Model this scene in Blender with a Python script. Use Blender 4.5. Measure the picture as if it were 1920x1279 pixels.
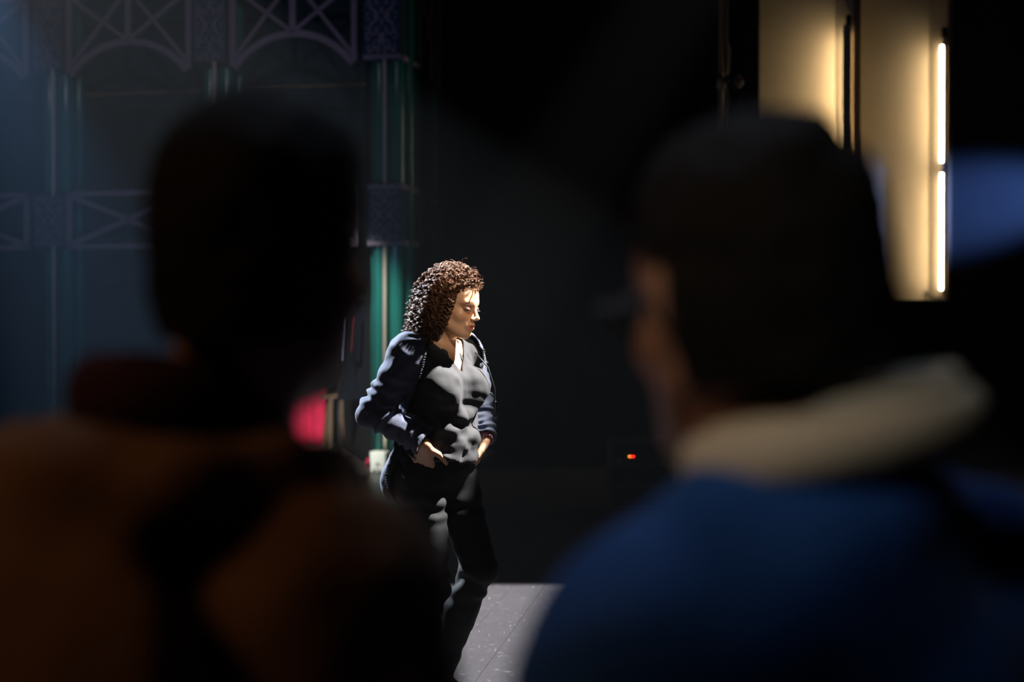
import bpy, bmesh, math, random
import numpy as np
from mathutils import Vector
random.seed(7); rng = np.random.default_rng(7)
for o in list(bpy.data.objects): bpy.data.objects.remove(o)
S = bpy.context.scene; COL = S.collection; R = math.radians
def V3(*a): return np.array(a, float)

# ------------------------------------------------------------------ camera, world, lights
cd = bpy.data.cameras.new('camera'); cam = bpy.data.objects.new('camera', cd); COL.objects.link(cam)
cam.location = (0, 0, 1.46); cam.rotation_euler = (R(90) - 0.0118, 0, 0)
cd.lens = 50; cd.sensor_width = 36; cd.clip_start = .05; cd.clip_end = 100
cd.dof.use_dof = True; cd.dof.focus_distance = 5.2; cd.dof.aperture_fstop = 1.9
S.camera = cam
W = bpy.data.worlds.new('world'); S.world = W; W.use_nodes = True
W.node_tree.nodes['Background'].inputs[0].default_value = (.35, .5, 1, 1)
W.node_tree.nodes['Background'].inputs[1].default_value = 0.0
vs = S.view_settings; vs.view_transform = 'Standard'; vs.look = 'None'; vs.gamma = 1; vs.exposure = 0
vs.use_curve_mapping = False
HAZE = 0.0010
S.cycles.max_bounces = 5; S.cycles.diffuse_bounces = 3; S.cycles.glossy_bounces = 3; S.cycles.volume_bounces = 0
S.cycles.caustics_reflective = False; S.cycles.caustics_refractive = False
sc = W.node_tree.nodes.new('ShaderNodeVolumeScatter'); sc.inputs['Density'].default_value = HAZE; sc.inputs['Anisotropy'].default_value = .1
W.node_tree.links.new(sc.outputs[0], W.node_tree.nodes['World Output'].inputs['Volume'])

def spot(name, loc, target, power, color, angle, blend=.3, radius=.06):
    l = bpy.data.lights.new(name, 'SPOT'); o = bpy.data.objects.new(name, l); COL.objects.link(o)
    o.location = loc; d = Vector(target) - Vector(loc); o.rotation_euler = d.to_track_quat('-Z', 'Y').to_euler()
    l.energy = power; l.color = color; l.spot_size = R(angle); l.spot_blend = blend; l.shadow_soft_size = radius
    return o
KEY = (2.94, 5.85, 6.55); RIM = (-3.7, 8.2, 4.7); RIM_T = tuple(np.array(RIM) + 6 * np.array((.589, -.332, -.736)))
spot('key_light', KEY, (-.16, 5.25, 1.41), 19000, (1, .96, .90), 5.3, .35, .05)
spot('rim_light', RIM, RIM_T, 11000, (.80, .89, 1.0), 35, .10, .06)
spot('face_fill_light', (1.2, 1.7, 3.6), (-.20, 5.24, 1.535), 430, (1, .82, .62), 4.6, .6, .05)  # unseen fill spot, added to lift the shaded cheek and side hair
spot('set_light', (-2.5, 8.3, 5.8), (-1.85, 15.1, .34), 4800, (.98, 1.0, .92), 19, .55, .05)
spot('blue_wall_light', (8.0, 13.28, 3.2), (4.85, 14.55, 2.70), 3400, (.14, .31, 1.0), 19, 1.0, .12)
spot('blue_beam_light', (-3.75, 9.6, 4.35), (-2.85, 10.7, .0), 25000, (.15, .42, .90), 42, 1.0, .05)
spot('front_wash_light', (-1.0, 5.0, 7.6), (-3.7, 14.2, 3.7), 200, (.85, .82, 1.0), 34, .8, .1)
def area(name, loc, target, power, color, size):
    l = bpy.data.lights.new(name, 'AREA'); o = bpy.data.objects.new(name, l); COL.objects.link(o)
    o.location = loc; d = Vector(target) - Vector(loc); o.rotation_euler = d.to_track_quat('-Z', 'Y').to_euler()
    l.energy = power; l.color = color; l.size = size
    return o
area('house_light_warm', (-1.9, .55, 2.7), (-.45, 1.15, 1.25), 5.5, (1, .55, .28), .4)
area('house_light_cool', (-.1, 2.4, 3.8), (.2, 1.1, 1.25), 8.5, (.6, .75, 1), .4)
spot('collar_fill_light', (-.9, -.3, 3.1), (.19, 1.0, 1.43), 44, (1, .93, .82), 10.5, .9, .12)  # added narrow fill from out of view, brightens the cream collar and upper back

# ------------------------------------------------------------------ materials
def mat(name, color, rough=.6, spec=.5, vary=.15, vscale=8, bump=0, bscale=60, sheen=0, emit=None, metal=0, color2=None, stretch=(1, 1, 1), attr=None, sss=0):
    m = bpy.data.materials.new(name); m.use_nodes = True; nt = m.node_tree; N = nt.nodes; b = N['Principled BSDF']
    b.inputs['Roughness'].default_value = rough; b.inputs['Specular IOR Level'].default_value = spec
    b.inputs['Metallic'].default_value = metal
    tc = N.new('ShaderNodeTexCoord'); mp = N.new('ShaderNodeMapping'); mp.inputs['Scale'].default_value = stretch
    nt.links.new(tc.outputs['Object'], mp.inputs['Vector'])
    nz = N.new('ShaderNodeTexNoise'); nz.inputs['Scale'].default_value = vscale; nz.inputs['Detail'].default_value = 5
    nt.links.new(mp.outputs[0], nz.inputs['Vector'])
    mx = N.new('ShaderNodeMix'); mx.data_type = 'RGBA'
    c2 = color2 or tuple(max(0, c * (1 - vary)) for c in color); c1 = tuple(min(1, c * (1 + vary)) for c in color) if not color2 else color
    mx.inputs[6].default_value = (*c1, 1); mx.inputs[7].default_value = (*c2, 1)
    nt.links.new(nz.outputs['Fac'], mx.inputs[0])
    outc = mx.outputs[2]
    if attr:
        at = N.new('ShaderNodeAttribute'); at.attribute_name = attr
        m2 = N.new('ShaderNodeMix'); m2.data_type = 'RGBA'; m2.blend_type = 'MULTIPLY'; m2.inputs[0].default_value = 1
        nt.links.new(at.outputs['Color'], m2.inputs[6]); nt.links.new(outc, m2.inputs[7]); outc = m2.outputs[2]
    nt.links.new(outc, b.inputs['Base Color'])
    if bump:
        n2 = N.new('ShaderNodeTexNoise'); n2.inputs['Scale'].default_value = bscale; n2.inputs['Detail'].default_value = 4
        nt.links.new(mp.outputs[0], n2.inputs['Vector'])
        bp = N.new('ShaderNodeBump'); bp.inputs['Strength'].default_value = bump; bp.inputs['Distance'].default_value = .01
        nt.links.new(n2.outputs['Fac'], bp.inputs['Height']); nt.links.new(bp.outputs[0], b.inputs['Normal'])
    if sheen:
        b.inputs['Sheen Weight'].default_value = sheen; b.inputs['Sheen Roughness'].default_value = .4
    if sss:
        b.inputs['Subsurface Weight'].default_value = sss; b.inputs['Subsurface Radius'].default_value = (.012, .004, .002); b.inputs['Subsurface Scale'].default_value = 1
    if emit:
        b.inputs['Emission Color'].default_value = (*emit[0], 1); b.inputs['Emission Strength'].default_value = emit[1]
    return m
M = dict(
    black_wall=mat('black_wall', (.012, .011, .012), .9, .2, .3, 3, .2, 40),
    charcoal=mat('charcoal_wall', (.03, .03, .032), .9, .2, .1, 2, .1, 40),
    drape=mat('black_drape', (.006, .006, .007), .95, .15, .3, 5, .2, 150),
    teal_gloss=mat('teal_gloss', (.02, .17, .145), .22, .55, .15, 4),
    teal_dark=mat('teal_dark', (.012, .035, .045), .7, .3, .25, 3, .1, 30),
    mauve=mat('mauve_paint', (.30, .22, .29), .7, .3, .12, 6, .1, 60),
    cream_pole=mat('cream_pole', (.62, .55, .44), .4, .5, .1, 5),
    panel_blue=mat('panel_blue', (.008, .055, .11), .6, .4, .15, 8),
    cream_wall=mat('cream_wall', (.54, .43, .28), .85, .2, .10, 2.5, .25, 18),
    brown_edge=mat('brown_edge', (.30, .19, .11), .7, .3, .15, 4),
    housing=mat('housing_grey', (.45, .40, .33), .5, .4, .1, 6),
    dark_metal=mat('dark_metal', (.02, .018, .017), .45, .5, .2, 9),
    brown_metal=mat('brown_metal', (.42, .26, .17), .5, .5, .2, 7),
    cable=mat('cable_rubber', (.35, .24, .14), .6, .4, .1, 9),
    white_box=mat('white_plastic', (.75, .76, .70), .5, .4, .06, 9),
    red_cloth=mat('red_velvet', (.62, .012, .065), .8, .3, .18, 7, .3, 50, .2),
    lav=mat('lavender_cloth', (.25, .24, .42), .8, .2, .15, 9),
    navy=mat('navy_cloth', (.004, .005, .009), .95, .1, .2, 9, .2, 70),
    dred=mat('dark_red_cloth', (.09, .008, .012), .85, .2, .2, 9),
    beige=mat('beige_wood', (.12, .07, .038), .6, .4, .15, 12),
    skin=mat('woman_skin', (.62, .36, .22), .45, .45, .05, 30, .05, 300, attr='tint', sss=.25),
    skin_man=mat('man_skin', (.34, .17, .10), .5, .4, .08, 20, .06, 200, attr='tint'),
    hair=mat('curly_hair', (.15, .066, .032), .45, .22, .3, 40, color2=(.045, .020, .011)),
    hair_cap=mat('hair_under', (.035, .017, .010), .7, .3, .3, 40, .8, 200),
    hair_black=mat('short_black_hair', (.010, .008, .007), .65, .2, .3, 90, 1.0, 350, stretch=(1, 1, .4)),
    shirt=mat('grey_shirt', (.040, .040, .044), .85, .25, .12, 30, .12, 350, .05),
    hoodie=mat('navy_hoodie', (.075, .085, .125), .9, .2, .15, 40, .15, 400, .1),
    jeans=mat('black_jeans', (.02, .021, .023), .85, .25, .25, 90, .15, 500),
    metal=mat('zip_metal', (.55, .55, .58), .3, .6, .1, 30, metal=.9),
    lash=mat('black_makeup', (.006, .005, .007), .5, .4, .1, 30),
    bead=mat('pink_bead', (.55, .22, .27), .15, .9, .1, 30),
    shoe=mat('black_leather', (.01, .01, .01), .4, .5, .1, 20),
    brown_jacket=mat('brown_canvas', (.17, .085, .038), .9, .2, .2, 12, .25, 90, .1),
    maroon=mat('maroon_knit', (.045, .014, .022), .9, .2, .2, 30, .3, 120),
    pale_collar=mat('pale_cotton', (.46, .50, .52), .85, .2, .08, 20, .1, 150),
    cream_collar=mat('cream_knit', (.62, .56, .44), .9, .2, .1, 30, .2, 150),
    blue_jacket=mat('blue_jacket', (.012, .085, .36), .8, .3, .2, 10, .2, 90, .1),
    blue_strap=mat('dark_strap', (.012, .010, .010), .8, .3, .2, 10),
    trousers=mat('dark_trousers', (.02, .02, .022), .9, .2, .2, 12, .2, 90),
    led_red=mat('led_red', (.2, 0, 0), emit=((1, .02, .01), 6)),
    led_amber=mat('led_amber', (.2, .08, 0), emit=((1, .30, .02), 5)),
    led_yellow=mat('led_yellow', (.2, .15, 0), emit=((.9, .7, .02), .6)),
    tube=mat('tube_glow', (.9, .85, .75), emit=((1, .85, .60), 27)),
    glass=mat('lens_glass', (.25, .12, .09), .1, .8),
    frame=mat('glasses_frame', (.03, .022, .02), .35, .5),
)
# floor: worn black paint with pale scratches
def floor_mat():
    m = mat('stage_floor_paint', (.062, .051, .049), .36, .45, .18, 3.0, .25, 35)
    nt = m.node_tree; N = nt.nodes; b = N['Principled BSDF']
    base = b.inputs['Base Color'].links[0].from_socket
    g = N.new('ShaderNodeNewGeometry')
    last = base
    for i, (sc, st, rot, lo, hi, col) in enumerate([(9, (1, 14, 1), .5, .66, .69, (.42, .38, .37)), (11, (16, 1, 1), -.35, .66, .69, (.40, .36, .35)), (60, (1, 1, 1), 0, .70, .73, (.5, .46, .44)), (2.2, (1, 2.5, 1), 1.1, .68, .80, (.05, .05, .055))]):
        mp = N.new('ShaderNodeMapping'); mp.inputs['Scale'].default_value = st; mp.inputs['Rotation'].default_value = (0, 0, rot)
        nt.links.new(g.outputs['Position'], mp.inputs[0])
        n = N.new('ShaderNodeTexNoise'); n.inputs['Scale'].default_value = sc; n.inputs['Detail'].default_value = 6; n.inputs['Roughness'].default_value = .6
        nt.links.new(mp.outputs[0], n.inputs['Vector'])
        mr = N.new('ShaderNodeMapRange'); mr.inputs[1].default_value = lo; mr.inputs[2].default_value = hi
        nt.links.new(n.outputs['Fac'], mr.inputs[0])
        mx = N.new('ShaderNodeMix'); mx.data_type = 'RGBA'; mx.inputs[7].default_value = (*col, 1)
        nt.links.new(mr.outputs[0], mx.inputs[0]); nt.links.new(last, mx.inputs[6]); last = mx.outputs[2]
    nt.links.new(last, b.inputs['Base Color'])
    return m
M['floor'] = floor_mat()

# ------------------------------------------------------------------ object helpers
def link(o, parent=None):
    COL.objects.link(o)
    if parent is not None: o.parent = parent
    return o
def mk(name, verts, faces, m, parent=None, smooth=True):
    me = bpy.data.meshes.new(name)
    verts = np.asarray(verts, np.float32)
    if isinstance(faces, np.ndarray):
        n, k = faces.shape
        me.vertices.add(len(verts)); me.vertices.foreach_set('co', verts.ravel())
        me.loops.add(n * k); me.loops.foreach_set('vertex_index', faces.astype(np.int32).ravel())
        me.polygons.add(n); me.polygons.foreach_set('loop_start', np.arange(0, n * k, k, dtype=np.int32))
        me.update(calc_edges=True); me.validate()
    else:
        me.from_pydata([tuple(v) for v in verts], [], faces)
    if smooth: me.polygons.foreach_set('use_smooth', np.ones(len(me.polygons), bool))
    me.materials.append(M[m]); me.update()
    return link(bpy.data.objects.new(name, me), parent)
def tag(o, label=None, cat=None, group=None, kind=None):
    for k, v in (('label', label), ('category', cat), ('group', group), ('kind', kind)):
        if v: o[k] = v
    return o
def empty(name, loc=(0, 0, 0), rz=0):
    o = bpy.data.objects.new(name, None); o.location = loc; o.rotation_euler = (0, 0, rz); o.empty_display_size = .1
    return link(o)
class MB:
    def __init__(s): s.v = []; s.f = []
    def add(s, v, f):
        n = len(s.v); s.v += [tuple(p) for p in v]; s.f += [tuple(i + n for i in q) for q in f]; return s
    def box(s, lo, hi, Rm=None, c=None):
        (a, b, c0), (d, e, f) = lo, hi
        v = [(a, b, c0), (d, b, c0), (d, e, c0), (a, e, c0), (a, b, f), (d, b, f), (d, e, f), (a, e, f)]
        return s.add(v, [(0, 3, 2, 1), (4, 5, 6, 7), (0, 1, 5, 4), (1, 2, 6, 5), (2, 3, 7, 6), (3, 0, 4, 7)])
    def bar(s, p, q, w, d, depth_axis=(0, 1, 0)):
        p = V3(*p); q = V3(*q); t = (q - p) / np.linalg.norm(q - p); dx = V3(*depth_axis); n = np.cross(t, dx); n /= np.linalg.norm(n); dx = np.cross(n, t)
        v = []
        for e in (p, q):
            for a, b in ((-1, -1), (1, -1), (1, 1), (-1, 1)): v.append(e + n * w / 2 * a + dx * d / 2 * b)
        return s.add(v, [(0, 3, 2, 1), (4, 5, 6, 7), (0, 1, 5, 4), (1, 2, 6, 5), (2, 3, 7, 6), (3, 0, 4, 7)])
    def tube(s, pts, r, n=8, cap=True):
        pts = np.asarray(pts, float); k = len(pts); rr = np.broadcast_to(np.asarray(r, float), (k,))
        T = np.gradient(pts, axis=0); T /= np.linalg.norm(T, axis=1)[:, None] + 1e-9
        ref = V3(0, 0, 1) if abs(T[0][2]) < .9 else V3(1, 0, 0)
        v = []
        u = np.cross(T[0], ref); u /= np.linalg.norm(u)
        for i in range(k):
            u = u - T[i] * np.dot(u, T[i]); u /= np.linalg.norm(u) + 1e-9; w = np.cross(T[i], u)
            for j in range(n):
                a = 2 * math.pi * j / n; v.append(pts[i] + (u * math.cos(a) + w * math.sin(a)) * rr[i])
        f = [(i * n + j, i * n + (j + 1) % n, (i + 1) * n + (j + 1) % n, (i + 1) * n + j) for i in range(k - 1) for j in range(n)]
        if cap: f += [tuple(range(n))[::-1], tuple(range((k - 1) * n, k * n))]
        return s.add(v, f)
    def build(s, name, m, parent=None, smooth=False):
        return mk(name, s.v, s.f, m, parent, smooth)
def boxo(name, lo, hi, m, parent=None, bevel=0):
    o = MB().box(lo, hi).build(name, m, parent)
    if bevel:
        b = o.modifiers.new('bevel', 'BEVEL'); b.width = bevel; b.segments = 2
    return o
# smooth random field
LAT = rng.random((48, 48, 48)).astype(np.float32)
def vnoise(P):
    P = np.asarray(P, np.float64); i = np.floor(P).astype(int); f = P - i; f = f * f * (3 - 2 * f); r = 0
    for a in (0, 1):
        for b in (0, 1):
            for c in (0, 1):
                w = (f[:, 0] if a else 1 - f[:, 0]) * (f[:, 1] if b else 1 - f[:, 1]) * (f[:, 2] if c else 1 - f[:, 2])
                r = r + w * LAT[(i[:, 0] + a) % 48, (i[:, 1] + b) % 48, (i[:, 2] + c) % 48]
    return r * 2 - 1

# ------------------------------------------------------------------ signed-distance bodies
class G:
    def __init__(s, xs, ys, zs):
        s.ax = [np.asarray(a, np.float32) for a in (xs, ys, zs)]
        s.F = np.full([len(a) for a in s.ax], 1.0, np.float32)
    def sub(s, lo, hi):
        sl = tuple(slice(max(0, np.searchsorted(a, l) - 1), np.searchsorted(a, h) + 1) for a, l, h in zip(s.ax, lo, hi))
        return sl, s.ax[0][sl[0]][:, None, None], s.ax[1][sl[1]][None, :, None], s.ax[2][sl[2]][None, None, :]
    def comb(s, sl, d, k, op):
        F = s.F[sl]
        if F.size == 0: return
        if op == 'u':
            h = np.clip(.5 + .5 * (F - d) / k, 0, 1); s.F[sl] = F * (1 - h) + d * h - k * h * (1 - h)
        else:
            d = -d; h = np.clip(.5 - .5 * (F - d) / k, 0, 1); s.F[sl] = F * (1 - h) + d * h + k * h * (1 - h)
    def cap(s, a, b, ra, rb, k=.02, op='u'):
        a = np.asarray(a, np.float32); b = np.asarray(b, np.float32); m = max(ra, rb) + 2 * k + .015
        sl, x, y, z = s.sub(np.minimum(a, b) - m, np.maximum(a, b) + m); ba = b - a
        px, py, pz = x - a[0], y - a[1], z - a[2]
        h = np.clip((px * ba[0] + py * ba[1] + pz * ba[2]) / max(1e-9, float(ba @ ba)), 0, 1)
        d = np.sqrt((px - ba[0] * h) ** 2 + (py - ba[1] * h) ** 2 + (pz - ba[2] * h) ** 2) - (ra + (rb - ra) * h)
        s.comb(sl, d, k, op)
    def ell(s, c, r, k=.02, Rm=None, op='u'):
        c = np.asarray(c, np.float32); r = np.asarray(r, np.float32); m = (r.max() if Rm is not None else r) + 2 * k + .015
        sl, x, y, z = s.sub(c - m, c + m); x, y, z = x - c[0], y - c[1], z - c[2]
        if Rm is not None:
            q = np.asarray(Rm, np.float32)
            x, y, z = (x * q[0, 0] + y * q[1, 0] + z * q[2, 0], x * q[0, 1] + y * q[1, 1] + z * q[2, 1], x * q[0, 2] + y * q[1, 2] + z * q[2, 2])
        k0 = np.sqrt((x / r[0]) ** 2 + (y / r[1]) ** 2 + (z / r[2]) ** 2); k1 = np.sqrt((x / r[0] ** 2) ** 2 + (y / r[1] ** 2) ** 2 + (z / r[2] ** 2) ** 2) + 1e-6
        s.comb(sl, k0 * (k0 - 1) / k1, k, op)
    def mesh(s):
        F = s.F; I = F < 0
        n = I[:-1, :-1, :-1].astype(np.int8)
        cnt = np.zeros(n.shape, np.int8)
        for a in (0, 1):
            for b in (0, 1):
                for c in (0, 1): cnt += I[a:F.shape[0] - 1 + a, b:F.shape[1] - 1 + b, c:F.shape[2] - 1 + c]
        idx = np.argwhere((cnt > 0) & (cnt < 8))
        ids = np.full(n.shape, -1, np.int32); ids[tuple(idx.T)] = np.arange(len(idx))
        C = [(a, b, c) for a in (0, 1) for b in (0, 1) for c in (0, 1)]
        val = {q: F[idx[:, 0] + q[0], idx[:, 1] + q[1], idx[:, 2] + q[2]] for q in C}
        acc = np.zeros((len(idx), 3)); w = np.zeros(len(idx))
        for q in C:
            for a in range(3):
                if q[a]: continue
                q2 = list(q); q2[a] = 1; q2 = tuple(q2); v0, v1 = val[q], val[q2]; m = (v0 < 0) != (v1 < 0)
                t = np.where(m, v0 / np.where(v0 == v1, 1, v0 - v1), 0)
                p = np.tile(np.array(q, float), (len(idx), 1)); p[:, a] = t
                acc += p * m[:, None]; w += m
        acc /= w[:, None]
        Vv = np.empty((len(idx), 3))
        for a in range(3):
            ax = s.ax[a]; Vv[:, a] = ax[idx[:, a]] + acc[:, a] * (ax[idx[:, a] + 1] - ax[idx[:, a]])
        Q = []
        for a in range(3):
            b, c = (a + 1) % 3, (a + 2) % 3
            lo = [slice(None)] * 3; hi = [slice(None)] * 3; lo[a] = slice(0, -1); hi[a] = slice(1, None)
            A, B = I[tuple(lo)], I[tuple(hi)]
            e = np.argwhere(A != B)
            e = e[(e[:, b] > 0) & (e[:, c] > 0) & (e[:, b] < F.shape[b] - 1) & (e[:, c] < F.shape[c] - 1)]
            ins = A[tuple(e.T)]
            q = []
            for db, dc in ((1, 1), (0, 1), (0, 0), (1, 0)):
                t = e.copy(); t[:, b] -= db; t[:, c] -= dc; q.append(ids[tuple(t.T)])
            q = np.stack(q, 1); q[~ins] = q[~ins][:, ::-1]
            Q.append(q)
        return Vv, np.concatenate(Q)
def normals(Vv, Q):
    fn = np.cross(Vv[Q[:, 2]] - Vv[Q[:, 0]], Vv[Q[:, 3]] - Vv[Q[:, 1]])
    N = np.zeros_like(Vv)
    for i in range(4): np.add.at(N, Q[:, i], fn)
    return N / (np.linalg.norm(N, axis=1)[:, None] + 1e-12)
def cutmesh(Vv, Q, g, snap=.012):
    """drop faces where g(p) < 0 and snap the rim onto g = 0"""
    gv = g(Vv); keep = (gv[Q] >= 0).all(1)
    Q2 = Q[keep]; cntall = np.bincount(Q.ravel(), minlength=len(Vv)); cnt = np.bincount(Q2.ravel(), minlength=len(Vv))
    rim = (cnt > 0) & (cnt < cntall)
    P = Vv[rim]
    for it in range(2):
        e = 1e-3; g0 = g(P); gr = np.stack([(g(P + np.eye(3)[a] * e) - g0) / e for a in range(3)], 1)
        st = -(g0 / ((gr ** 2).sum(1) + 1e-6))[:, None] * gr; L = np.linalg.norm(st, axis=1)[:, None]
        P = P + st * np.minimum(1, snap / (L + 1e-9))
    Vv = Vv.copy(); Vv[rim] = P
    used = np.unique(Q2); mp = np.full(len(Vv), -1); mp[used] = np.arange(len(used))
    return Vv[used], mp[Q2], rim[used]
def lin(a, b, st): return np.linspace(a, b, max(2, int(round((b - a) / st)) + 1))
def axis(*segs):
    out = [segs[0][0]]
    for a, b, st in segs: out += list(lin(a, b, st)[1:])
    return np.array(out)
def rotz(a): c, s = math.cos(a), math.sin(a); return np.array([[c, -s, 0], [s, c, 0], [0, 0, 1.]])
def rotx(a): c, s = math.cos(a), math.sin(a); return np.array([[1, 0, 0], [0, c, -s], [0, s, c]])
def roty(a): c, s = math.cos(a), math.sin(a); return np.array([[c, 0, s], [0, 1, 0], [-s, 0, c]])

def head(g, c, Rm, s=1.0, ears=True, male=False):
    T = lambda *q: np.asarray(c) + Rm @ (np.array(q, float) * s)
    E = lambda q, r, k=.02, op='u', R2=None: g.ell(T(*q), np.array(r) * s, k * s, Rm if R2 is None else Rm @ R2, op)
    K = lambda a, b, ra, rb, k=.02, op='u': g.cap(T(*a), T(*b), ra * s, rb * s, k * s, op)
    E((0, .018, .032), (.073, .092, .083), .03)
    E((0, -.032, -.035), (.056, .054, .083), .03)
    E((0, -.045, .042), (.055, .043, .042), .03)
    for x in (-1, 1):
        K((x * .056, .012, -.05), (x * .018, -.066, -.099), .016, .014, .03)
        E((x * .040, -.058, -.03), (.021, .02, .019), .025)
        K((x * .043, -.070, .020), (x * .013, -.085, .016), .008, .008, .02)
        E((x * .033, -.098, -.004), (.016, .0125, .0105), .012, 's')
        E((x * .0325, -.0745, -.003), (.0145, .0145, .0118), .004)
        E((x * .0125, -.099, -.0385), (.0075, .009, .0065), .006)
        E((x * .006, -.103, -.046), (.003, .004, .003), .003, 's')
        if ears:
            E((x * .076, .014, -.014), (.007, .017, .030), .008, 'u', rotz(x * .35))
            E((x * .080, .010, -.012), (.004, .009, .017), .004, 's', rotz(x * .35))
    E((0, -.070, -.100), (.020, .019, .016), .018)
    K((0, -.084, .010), (0, -.108, -.030), .0065, .0085, .012)
    E((0, -.109, -.034), (.0095, .0095, .0085), .007)
    E((0, -.084, -.066), (.026, .014, .020), .015)
    for x in (-1, 1):
        K((x * .024, -.082, -.0665), (x * .004, -.0985, -.0615), .0025, .0052, .006)
        K((x * .022, -.082, -.0690), (0, -.0965, -.0755), .0025, .0062, .006)
        K((x * .019, -.090, -.0672), (0, -.1035, -.0680), .0012, .0026, .002, 's')
    if male: E((0, -.06, -.095), (.036, .025, .024), .03)

def hand(g, w, d, n, sd, curl=.6, o=0., spread=.3):
    w = np.asarray(w, float); d = np.asarray(d, float) / np.linalg.norm(d)
    n = np.asarray(n, float); n = n - d * (n @ d); n /= np.linalg.norm(n)
    sv = np.asarray(sd, float); sv = sv - d * (sv @ d) - n * (sv @ n); sv /= np.linalg.norm(sv)
    L = (.066, .075, .070, .055)
    for i in range(4):
        off = .030 - .020 * i
        kn = w + d * (.088 - .003 * abs(i - 1) ** 1.5) + sv * off
        g.cap(w + sv * off * .55 + d * .01, kn, .0155, .0115, .012)
        p = kn; a = 0.15 * curl
        for j, fr in enumerate((.45, .31, .24)):
            a += curl * (.45, .6, .4)[j]
            dd = d * math.cos(a) + n * math.sin(a) + sv * spread * (1.2 - .8 * i) * .25
            q = p + dd * L[i] * fr; g.cap(p, q, .0095 - .0009 * j, .0086 - .0009 * j, .003 if j else .005); p = q
    p = w + d * .022 + sv * .024; t = d * .62 + sv * .70 + n * .35
    for j, l in enumerate((.038, .030, .025)):
        t = t / np.linalg.norm(t); q = p + t * l; g.cap(p, q, .0135 - .002 * j, .0115 - .0015 * j, .010 if j == 0 else .004); p = q; t = t + d * .25 - sv * .12

def torso(g, o=0., male=False, parts='tch'):
    if male:
        D = -.06
        g.ell((0, .0, 1.23 + D), (.165 + o, .112 + o, .165), .05)
        g.ell((0, 0, 1.05 + D), (.148 + o, .108 + o, .15), .05); g.ell((0, .01, .90), (.158 + o, .115 + o, .11), .05)
        for x in (-1, 1): g.cap((0, .01, 1.285), (x * .15, .01, 1.245), .05 + o, .05 + o, .05); g.cap((x * .02, .015, 1.342), (x * .125, .015, 1.275), .038 + o, .038 + o, .04)
    else:
        if 't' in parts:
            g.ell((0, .0, 1.25), (.140 + o, .095 + o, .16), .05); g.cap((-.135, .01, 1.352), (.135, .01, 1.352), .046 + o, .046 + o, .05)
            for x in (-1, 1):
                g.cap((x * .02, .012, 1.395), (x * .12, .015, 1.36), .032 + o, .034 + o, .03)
                g.ell((x * .072, -.088, 1.225), (.070 + o, .060 + o, .068 + o), .035)
            g.ell((0, .0, 1.07), (.122 + o, .095 + o, .14), .05); g.ell((0, -.045, 1.0), (.110 + o, .072 + o, .09), .04)
        if 'h' in parts:
            g.ell((0, .012, .915), (.160 + o, .112 + o, .11), .05)
            for x in (-1, 1): g.ell((x * .07, .065, .88), (.088 + o, .075 + o, .085), .03)

def strands_mesh(paths, r, n=3):
    """paths (S,K,3) -> one mesh of thin tubes"""
    Sn, K, _ = paths.shape
    T = np.gradient(paths, axis=1); T /= np.linalg.norm(T, axis=2)[..., None] + 1e-9
    ref = np.array([.37, .52, .77]); u = np.cross(T, ref); u /= np.linalg.norm(u, axis=2)[..., None] + 1e-9; w = np.cross(T, u)
    prof = np.minimum(1, np.linspace(2.2, .35, K))[None, :, None] * r
    Vs = np.stack([paths + (u * math.cos(2 * math.pi * j / n) + w * math.sin(2 * math.pi * j / n)) * prof for j in range(n)], 2)
    base = (np.arange(Sn)[:, None, None] * K + np.arange(K - 1)[None, :, None]) * n; j = np.arange(n)[None, None, :]; j2 = (j + 1) % n
    Q = np.stack([base + j, base + j2, base + n + j2, base + n + j], 3).reshape(-1, 4)
    return Vs.reshape(-1, 3), Q

# ================================================================== the setting
floor = tag(boxo('floor', (-9, -4, -.30), (9, 22, -.014), 'black_wall'), kind='structure')
A13 = R(-13); A9 = R(-9)
plank_me = MB().box((-.0900, -2.495, -.013), (.0900, 2.495, 0)).build('plank', 'floor'); pm = plank_me.data
first = True
for i in range(68):
    for k in range(4):
        x = -6.1 + i * .1815; y = .8 + k * 5.0 + (i % 3) * .8
        wx = x * math.cos(A9) - y * math.sin(A9); wy = x * math.sin(A9) + y * math.cos(A9)
        if wy > 20 or abs(wx) > 7.5: continue
        if first: o = plank_me; first = False
        else: o = bpy.data.objects.new('plank', pm); COL.objects.link(o)
        o.location = (wx - 1.6, wy, random.uniform(-.0012, 0)); o.rotation_euler = (0, 0, A9); o.parent = floor
tag(boxo('wall_back', (-9, 20.8, -.3), (9, 21, 9), 'black_wall'), kind='structure')
tag(boxo('wall_left', (-9.2, -4, -.3), (-9, 21, 9), 'black_wall'), kind='structure')
tag(boxo('wall_front', (-9, -4.2, -.3), (9, -4, 9), 'black_wall'), kind='structure')
tag(boxo('ceiling', (-9, -4, 9), (9, 21, 9.2), 'black_wall'), kind='structure')
tag(boxo('wall_side', (9, -4, -.3), (9.2, 21, 9), 'black_wall'), kind='structure')

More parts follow.
